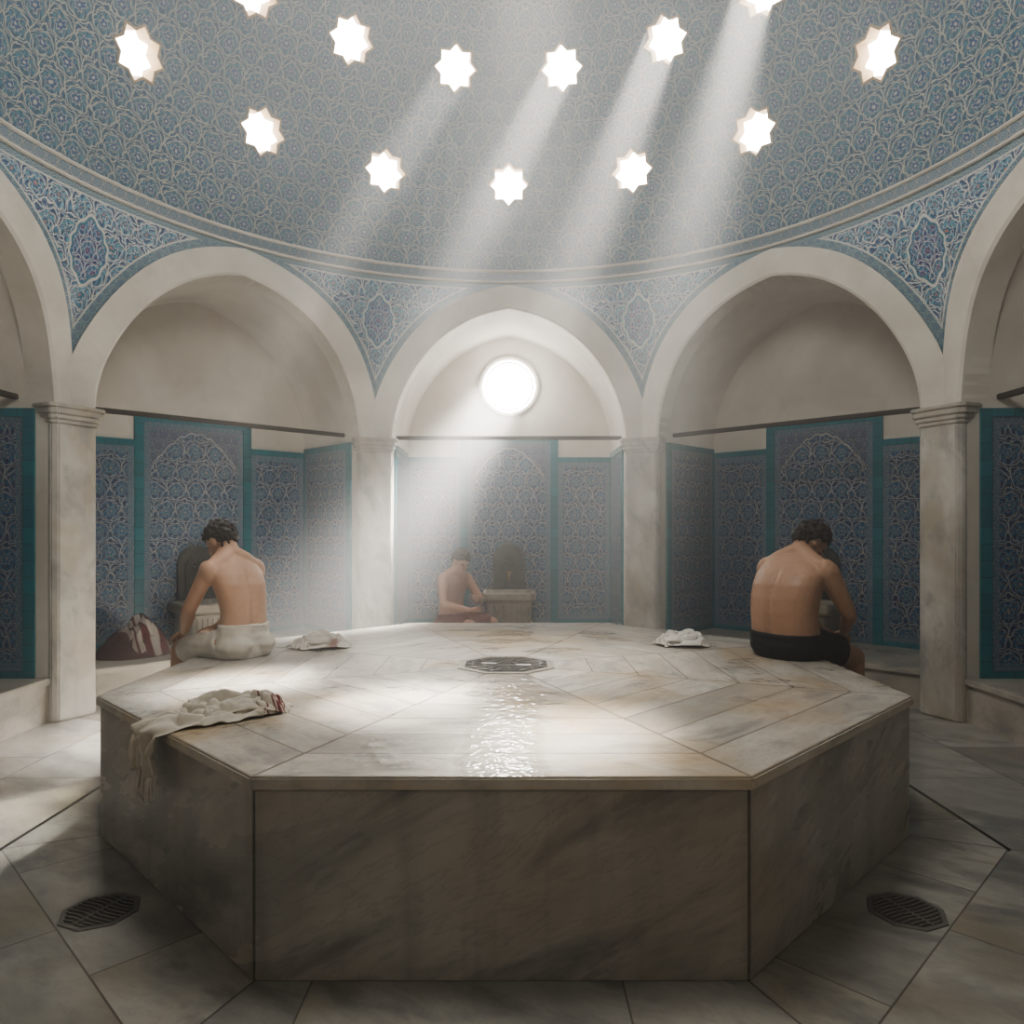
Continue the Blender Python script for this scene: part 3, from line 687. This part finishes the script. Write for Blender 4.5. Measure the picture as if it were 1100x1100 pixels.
# ------------------------------------------------------------------ people (vertex/face lists fused by a voxel remesh)
ICO={}
for sub in (1,2,3):
    b_=bmesh.new(); bmesh.ops.create_icosphere(b_,subdivisions=sub,radius=1.0)
    b_.verts.index_update(); ICO[sub]=([v.co.copy() for v in b_.verts],[[v.index for v in f.verts] for f in b_.faces]); b_.free()
class ML:
    def __init__(s): s.v=[]; s.f=[]
    def ell(s,c,r,R=None,sub=3):
        c=Vector(c); b=len(s.v); V,F=ICO[sub]
        for p in V:
            q=Vector((p.x*r[0],p.y*r[1],p.z*r[2]))
            s.v.append(c+(R@q if R else q))
        for f in F: s.f.append([i+b for i in f])
    def rings(s,rows):
        n=len(rows[0]); b=len(s.v)
        for r in rows: s.v.extend(r)
        for j in range(len(rows)-1):
            for k in range(n): s.f.append([b+j*n+k,b+j*n+(k+1)%n,b+(j+1)*n+(k+1)%n,b+(j+1)*n+k])
        s.f.append([b+k for k in range(n)][::-1]); e=b+(len(rows)-1)*n; s.f.append([e+k for k in range(n)])
    def tube(s,pts,rad,n=16):
        pts=[Vector(p) for p in pts]; rows=[]; prev=None
        for i,p in enumerate(pts):
            d=(pts[min(i+1,len(pts)-1)]-pts[max(i-1,0)]).normalized()
            x=d.orthogonal().normalized() if prev is None else (prev-d*prev.dot(d)).normalized()
            prev=x; y=d.cross(x); rows.append([p+(x*math.cos(2*PI*k/n)+y*math.sin(2*PI*k/n))*rad[i] for k in range(n)])
        s.rings(rows)
    def limb(s,pts,rad,n=16):
        P_=[Vector(p) for p in pts]; pp=[];rr=[]
        for i in range(len(P_)-1):
            for k in range(6): pp.append(P_[i].lerp(P_[i+1],k/6)); rr.append(rad[i]+(rad[i+1]-rad[i])*k/6)
        pp.append(P_[-1]); rr.append(rad[-1]); s.tube(pp,rr,n)
        for i in range(len(P_)): s.ell(P_[i],(rad[i],)*3,sub=2)
    def loft(s,secs,n=32,pw=2.2):
        rows=[]
        for (cx,cz,hw,hd) in secs:
            row=[]
            for k in range(n):
                a=2*PI*k/n; c,sn=math.cos(a),math.sin(a); f=(abs(c)**pw+abs(sn)**pw)**(-1/pw)
                row.append(Vector((cx+hd*c*f,hw*sn*f,cz)))
            rows.append(row)
        s.rings(rows)
def fuse(name,ml,voxel,it,mat,parent,fold=0.0,post=None):
    me=bpy.data.meshes.new(name); me.from_pydata([tuple(v) for v in ml.v],[],ml.f); me.update()
    o=bpy.data.objects.new(name,me); COL.objects.link(o)
    r=o.modifiers.new('r','REMESH'); r.mode='VOXEL'; r.voxel_size=voxel
    s=o.modifiers.new('s','SMOOTH'); s.factor=.5; s.iterations=it
    dg=bpy.context.evaluated_depsgraph_get(); m2=bpy.data.meshes.new_from_object(o.evaluated_get(dg))
    o.modifiers.clear(); o.data=m2; m2.materials.clear(); m2.materials.append(mat)
    if fold or post:
        nrm=[v.normal.copy() for v in m2.vertices]; pos=[v.co.copy() for v in m2.vertices]; out=[]
        for p,nn in zip(pos,nrm):
            if fold: p=p+nn*fold*(noise.noise(Vector((p.x*9,p.y*9,p.z*30)))+.6*noise.noise(Vector((p.x*26,p.y*26,p.z*14))))
            if post: p=post(p,nn)
            out.extend(p)
        m2.vertices.foreach_set('co',out); m2.update()
    m2.polygons.foreach_set('use_smooth',[True]*len(m2.polygons))
    if parent: o.parent=parent
    return o
def hand(ml,wrist,d,pn,side,curl=.5):
    w=Vector(wrist); d=Vector(d).normalized(); pn=Vector(pn); pn=(pn-d*pn.dot(d)).normalized(); ac=d.cross(pn).normalized()*side
    R=Matrix((d,ac,pn)).transposed()
    ml.ell(w+d*.048,(.052,.041,.017),R); ml.ell(w+d*.02,(.035,.03,.018),R)
    for k,L in enumerate((.072,.080,.074,.058)):
        o=(k-1.5)*.0235; base=w+d*.08+ac*(-o)
        dirv=(d-ac*(o*3.0)).normalized(); pts=[w+d*.055+ac*(-o*.8),base]; cur=base; ang=0
        for j,f in enumerate((.45,.32,.25)):
            ang+=curl*(.5,.75,.55)[j]; dv=dirv*math.cos(ang)+pn*math.sin(ang); cur=cur+dv*L*f; pts.append(cur)
        ml.limb(pts,[.0095,.0095,.009,.0085,.0075],8)
    b=w+d*.022+ac*.03
    ml.limb([w+d*.015+ac*.015,b+ac*.012+d*.012+pn*.006,b+ac*.026+d*.038+pn*.014,b+ac*.028+d*.062+pn*.022],[.013,.012,.0105,.0085],8)
def make_person(label,loc,yaw,spec,skin,hairm):
    t=thing('person',label,'person',loc,yaw)
    W=spec.get('w',1.0); bm=ML()
    bm.loft([(x,z,hw*W,hd*W) for x,z,hw,hd in spec['torso']])
    sh=spec['sh']
    for sg in (1,-1):
        bm.ell((sh[0]-.084,sg*.090*W,sh[1]-.11),(.040,.058,.115),Matrix.Rotation(sg*.22,3,'X'))
        bm.ell((sh[0]-.082,sg*.05*W,sh[1]-.30),(.042,.042,.17))
        bm.ell((sh[0]-.005,sg*.180*W,sh[1]-.03),(.064,.056,.074))
        bm.limb([(sh[0]+.04,0,sh[1]+.08),(sh[0]-.005,sg*.09*W,sh[1]+.035),(sh[0]-.01,sg*.165*W,sh[1]-.008)],[.062,.054,.048])
        bm.ell((-.02,sg*.085*W,.075),(.125,.092,.085))
        arm=spec['arm_l'] if sg>0 else spec['arm_r']
        s0=Vector((sh[0],sg*.186*W,sh[1]-.03)); e,wr=Vector(arm['e']),Vector(arm['w'])
        bm.limb([s0,s0.lerp(e,.45),e],[.056*W,.050*W,.041]); bm.limb([e,e.lerp(wr,.3),wr],[.041,.043,.028])
        hand(bm,wr+(wr-e).normalized()*.012,arm['d'],arm['pn'],arm.get('s',sg),arm.get('curl',.5))
        leg=spec['leg_l'] if sg>0 else spec['leg_r']
        h,k,a=[Vector(p) for p in leg]
        bm.limb([h,h.lerp(k,.5),k],[.092*W,.080*W,.060]); bm.limb([k,k.lerp(a,.3),a],[.058,.058,.038])
        fd=Vector((1,sg*.15,0)).normalized()
        b=Vector((a.x,a.y,a.z-.045))
        bm.limb([a-Vector((0,0,.02))-fd*.02,b+fd*.06+Vector((0,0,.012)),b+fd*.15],[.04,.036,.026],12)
        for q in range(5):
            lat=Vector((-fd.y,fd.x,0)); c=b+fd*(.175-.006*q*q*.6)-lat*(sg*(.034-.017*q))
            bm.ell(c-Vector((0,0,.008)),(.018-.001*q,.0095,.0105),sub=2)
    hc=Vector(spec['head']); HR=(Matrix.Rotation(spec['hyaw'],3,'Z')@Matrix.Rotation(spec['hpitch'],3,'Y'))
    def H(x,y,z): return hc+HR@Vector((x,y,z))
    bm.limb([(sh[0]+.03,0,sh[1]+.03),H(-.025,0,-.05)],[.070,.059])
    bm.ell(H(-.005,0,.02),(.095,.075,.10),HR); bm.ell(H(.03,0,-.05),(.06,.056,.065),HR); bm.ell(H(.068,0,-.097),(.022,.026,.02),HR,2)
    bm.ell(H(.075,0,.028),(.02,.052,.014),HR,2); bm.limb([H(.085,0,.018),H(.113,0,-.022)],[.010,.015],8)
    bm.ell(H(.083,0,-.066),(.013,.026,.010),HR,2)
    for sg in (1,-1):
        bm.ell(H(-.005,sg*.077,-.005),(.02,.010,.033),HR,2); bm.ell(H(.055,sg*.04,-.02),(.03,.025,.02),HR,2)
    def post(p,nn):
        if nn.x<-.2 and abs(p.y)<.07 and .10<p.z<sh[1]:
            k=min(1,(p.z-.10)/.06)*min(1,(sh[1]-p.z)/.06)
            p=p+Vector((.014*k*math.exp(-(p.y/.019)**2),0,0))
            p=p-Vector((.003*k*math.exp(-(p.y/.008)**2)*max(0,math.sin(p.z*2*PI/.042)),0,0))
        return p
    fuse('body',bm,.0055,14,skin,t,post=post)
    for sg in (1,-1):
        b2=ML(); b2.ell(H(.078,sg*.031,.004),(.011,.013,.009),HR,2)
        me=bpy.data.meshes.new('eye'); me.from_pydata([tuple(v) for v in b2.v],[],b2.f); me.materials.append(M_EYE)
        e=bpy.data.objects.new('eye',me); COL.objects.link(e); e.parent=t
    bm=ML(); r2=random.Random(spec['seed'])
    for i in range(800):
        v=Vector((r2.gauss(0,1),r2.gauss(0,1),r2.gauss(0,1))).normalized()
        p=Vector((v.x*.098-.006,v.y*.079,v.z*.102+.022))
        hairline=.055-.09*max(0,(.06-p.x)/.16) if p.x>-.04 else -.055+.02*r2.random()
        if p.z<hairline: continue
        if abs(p.y)>.06 and p.z<.02 and p.x>-.03: continue
        s=r2.uniform(.006,.012); k=spec.get('hl',.004)*r2.random()*2.2
        bm.ell(H(*(p+v*k)),(s,s,s*1.3),HR,1)
        if k>.006: bm.ell(H(*(p+v*k*.4)),(s*1.2,s*1.2,s),HR,1)
    bm.ell(H(-.012,0,.03),(.094,.077,.098),HR)
    fuse('hair',bm,.0045,1,hairm,t)
    return t,HR,H
M_EYE=simple('dark_eye',(.02,.012,.01),.2)
M_HAIR=m_plain('black_wet_hair',(.010,.008,.006),(.024,.018,.014),.5,90,.008)
M_SK1=m_skin('light_wet_skin',(.50,.315,.21),(.40,.225,.14)); M_SK2=m_skin('tan_wet_skin',(.38,.225,.145),(.28,.155,.095)); M_SK3=m_skin('rosy_wet_skin',(.40,.22,.15),(.30,.15,.10))
M_SHORT=m_plain('black_wet_fabric',(.007,.008,.011),(.015,.016,.02),.7,25); M_WRAP=m_plain('white_wet_wrap',(.66,.62,.55),(.54,.50,.43),.9,12,.004); M_RED=m_plain('dark_red_wrap',(.11,.035,.032),(.16,.06,.052),.9,15)
TORSO=[(.0,.0,.155,.12),(.0,.05,.18,.14),(-.005,.11,.178,.135),(-.02,.19,.158,.118),(-.025,.27,.152,.112),(-.015,.35,.165,.118),(.01,.43,.183,.123),(.04,.49,.190,.118),(.065,.54,.165,.10),(.085,.58,.12,.078),(.10,.61,.072,.062)]
HEAVY=[(x,z,hw*k,hd*k) for (x,z,hw,hd),k in zip(TORSO,(1,1,1.02,1.12,1.17,1.12,1.05,1.02,1.02,1.02,1))]
def shorts(t,spec,mat,waist,tf,grow,fold,name,fill=False):
    bm=ML(); W=spec.get('w',1.0)
    secs=[(x,z,hw*W+grow,hd*W+grow) for x,z,hw,hd in spec['torso'] if z<waist-.02]
    T=spec['torso']
    for A,B in zip(T,T[1:]):
        if A[1]<=waist<=B[1]:
            k=(waist-A[1])/(B[1]-A[1]); s=[A[i]+(B[i]-A[i])*k for i in range(4)]; secs.append((s[0],waist,s[2]*W+grow,s[3]*W+grow))
    bm.loft(secs)
    for sg in (1,-1):
        bm.ell((-.02,sg*.085*W,.075),(.125+grow,.092+grow,.085+grow*.6))
        h,k,a=[Vector(p) for p in (spec['leg_l'] if sg>0 else spec['leg_r'])]
        e=h.lerp(k,tf); bm.tube([h,h.lerp(e,.5),e,e+(e-h).normalized()*.012],[.092*W+grow,.084*W+grow,.076*W+grow*1.6,.07*W+grow],20)
    if fill:   # cloth stretched flat across both thighs
        h,k,a=[Vector(p) for p in spec['leg_l']]
        for q in range(9):
            c=h.lerp(k,tf*(.1+.9*q/8)); r_=.09*W+grow-.018*q/8
            bm.tube([(c.x,-abs(c.y),c.z),(c.x,0,c.z+.004),(c.x,abs(c.y),c.z)],[r_,r_*.97,r_],16)
    o=fuse(name,bm,.007,4,mat,t,fold)
    s=secs[-1]; b2=bmesh.new(); pts=[]
    for k in range(41):
        a=2*PI*k/40; pts.append((s[0]+(s[3]+.001)*math.cos(a),(s[2]+.001)*math.sin(a),waist-.010+.004*math.sin(3*a)))
    tubebm(b2,pts,.006,8,False); obj('waistband',b2,mat,o,smooth=True)
LEGR=dict(leg_l=((.03,.095,.085),(.44,.15,-.02),(.45,.14,-.50)),leg_r=((.03,-.095,.085),(.44,-.15,-.02),(.45,-.14,-.50)))
sp=dict(torso=HEAVY,w=1.14,sh=(.085,.54),head=(.225,0,.675),hyaw=-.35,hpitch=.75,seed=3,hl=.010,
  arm_l=dict(e=(.24,.25,.27),w=(.42,.08,.13),d=(.5,-.6,-.35),pn=(.1,-.5,-.8),curl=.6,s=1),
  arm_r=dict(e=(.22,-.26,.26),w=(.41,-.10,.125),d=(.55,.55,-.3),pn=(.1,.5,-.8),curl=.6,s=-1),**LEGR)
t,HR,H=make_person('bare backed person in black shorts hunched on the platform edge, head bowed',(1.665,.28,H8),32*D2R,sp,M_SK2,M_HAIR)
shorts(t,sp,M_SHORT,.15,.62,.012,.004,'swim_shorts')
LEGL=dict(leg_l=((.03,.095,.085),(.44,.12,.015),(.46,.12,-.46)),leg_r=((.03,-.095,.085),(.44,-.13,.015),(.46,-.13,-.46)))
TL=[(x+.05*z,z,hw,hd) for x,z,hw,hd in TORSO]
sp=dict(torso=TL,w=.90,sh=(.10,.53),head=(.205,0,.68),hyaw=.15,hpitch=.6,seed=9,hl=.006,
  arm_l=dict(e=(.19,.225,.285),w=(.35,.15,.145),d=(.8,-.1,-.35),pn=(.2,-.1,-.9),curl=.35,s=1),
  arm_r=dict(e=(.24,-.23,.27),w=(.41,-.12,.14),d=(.7,.4,-.3),pn=(.1,.4,-.8),curl=.5,s=-1),**LEGL)
t,HR,H=make_person('bare backed person wrapped in a white towel, seated on the left platform edge',(-1.57,.28,H8),146*D2R,sp,M_SK1,M_HAIR)
shorts(t,sp,M_WRAP,.20,.86,.007,.006,'towel_wrap',True)
T3=[(x*.55,z*1.04,hw*.96,hd*.96) for x,z,hw,hd in TORSO]
sp=dict(torso=T3,w=.97,sh=(.05,.565),head=(.13,0,.735),hyaw=-.1,hpitch=.55,seed=14,hl=.006,
  arm_l=dict(e=(.20,.23,.31),w=(.34,.03,.36),d=(.5,-.8,.1),pn=(-.7,-.3,-.4),curl=.5,s=1),
  arm_r=dict(e=(.15,-.26,.30),w=(.36,-.12,.25),d=(.8,.5,.05),pn=(-.3,.6,.5),curl=.5,s=-1),
  leg_l=((.03,.095,.085),(.44,.16,.10),(.46,.15,-.23)),leg_r=((.03,-.095,.085),(.44,-.16,.10),(.46,-.15,-.23)))
t,HR,H=make_person('person with dark hair and dark red wrap washing on the bench below the round window',(-.60,3.66,.32),-42*D2R,sp,M_SK3,M_HAIR)
shorts(t,sp,M_RED,.18,.85,.014,.005,'towel_wrap',True)

# ------------------------------------------------------------------ light
def lamp(name,kind,loc,energy,color=(1,1,1),d=None,**kw):
    L=bpy.data.lights.new(name,kind); L.energy=energy; L.color=color
    for k,v in kw.items(): setattr(L,k,v)
    o=bpy.data.objects.new(name,L); COL.objects.link(o); o.location=loc
    if d is not None: o.rotation_euler=Vector(d).to_track_quat('-Z','Y').to_euler()
    return o
SUN=Vector((-.45,-.80,-1.2875)).normalized()
WARM=(1,.93,.82)
BE={(10.2,31.8):(10,8),(-10.2,31.8):(5,9),(30.2,32.4):(11,8),(48.3,33.0):(10,9)}
for (az,el),(e,sp_) in BE.items():
    nrm,side,up=star_frame(az,el); p=Vector((0,0,ZD))+nrm*(RD-.14)
    lamp('sunbeam','AREA',p,e,(1,.95,.87),SUN,shape='DISK',size=.32,spread=sp_*D2R)
nrm,side,up=star_frame(-22,15.2); p=Vector((0,0,ZD))+nrm*(RD-.14)
lamp('sunbeam','AREA',p,.8,(1,.88,.72),Vector((-2.40,-.35,0))-p,shape='DISK',size=.26,spread=4*D2R)
lamp('window_beam','AREA',(0,wy-.10,3.02),260,(1,.95,.88),Vector((-.72,-1,-1.2)),shape='DISK',size=.52,spread=27*D2R)
lamp('window_glow','POINT',(0,wy-.28,3.02),24,(1,.95,.88),shadow_soft_size=.12)
lamp('platform_fill_spot','SPOT',(.2,1.9,6.3),2600,WARM,Vector((-.15,-1.75,-5.7)),spot_size=23*D2R,spot_blend=1.0,shadow_soft_size=.35)  # added spot under the dome to brighten the platform centre; no skylight there
lamp('soft_fill','POINT',(0,-1.1,4.5),295,(1,.95,.88),shadow_soft_size=.6)

# steamy air filling the whole hall
wd=bpy.data.worlds.new('hall_air'); SC.world=wd; wd.use_nodes=True; nt=wd.node_tree; nt.nodes.clear()
wo=nt.nodes.new('ShaderNodeOutputWorld'); bg=nt.nodes.new('ShaderNodeBackground'); bg.inputs[0].default_value=(0,0,0,1); bg.inputs[1].default_value=0
vs=nt.nodes.new('ShaderNodeVolumeScatter'); vs.inputs['Color'].default_value=(1,.98,.95,1); vs.inputs['Density'].default_value=.043; vs.inputs['Anisotropy'].default_value=.5
nt.links.new(bg.outputs[0],wo.inputs['Surface']); nt.links.new(vs.outputs[0],wo.inputs['Volume'])
try: SC.view_settings.look='AgX - Medium High Contrast'
except Exception: pass

cam=bpy.data.cameras.new('camera'); co=bpy.data.objects.new('camera',cam); COL.objects.link(co)
co.location=(.032,-4.07,1.382); co.rotation_euler=(PI/2,0,0); cam.sensor_width=36; cam.lens=786/1100*36; cam.shift_y=19/1100; cam.clip_start=.05
SC.camera=co
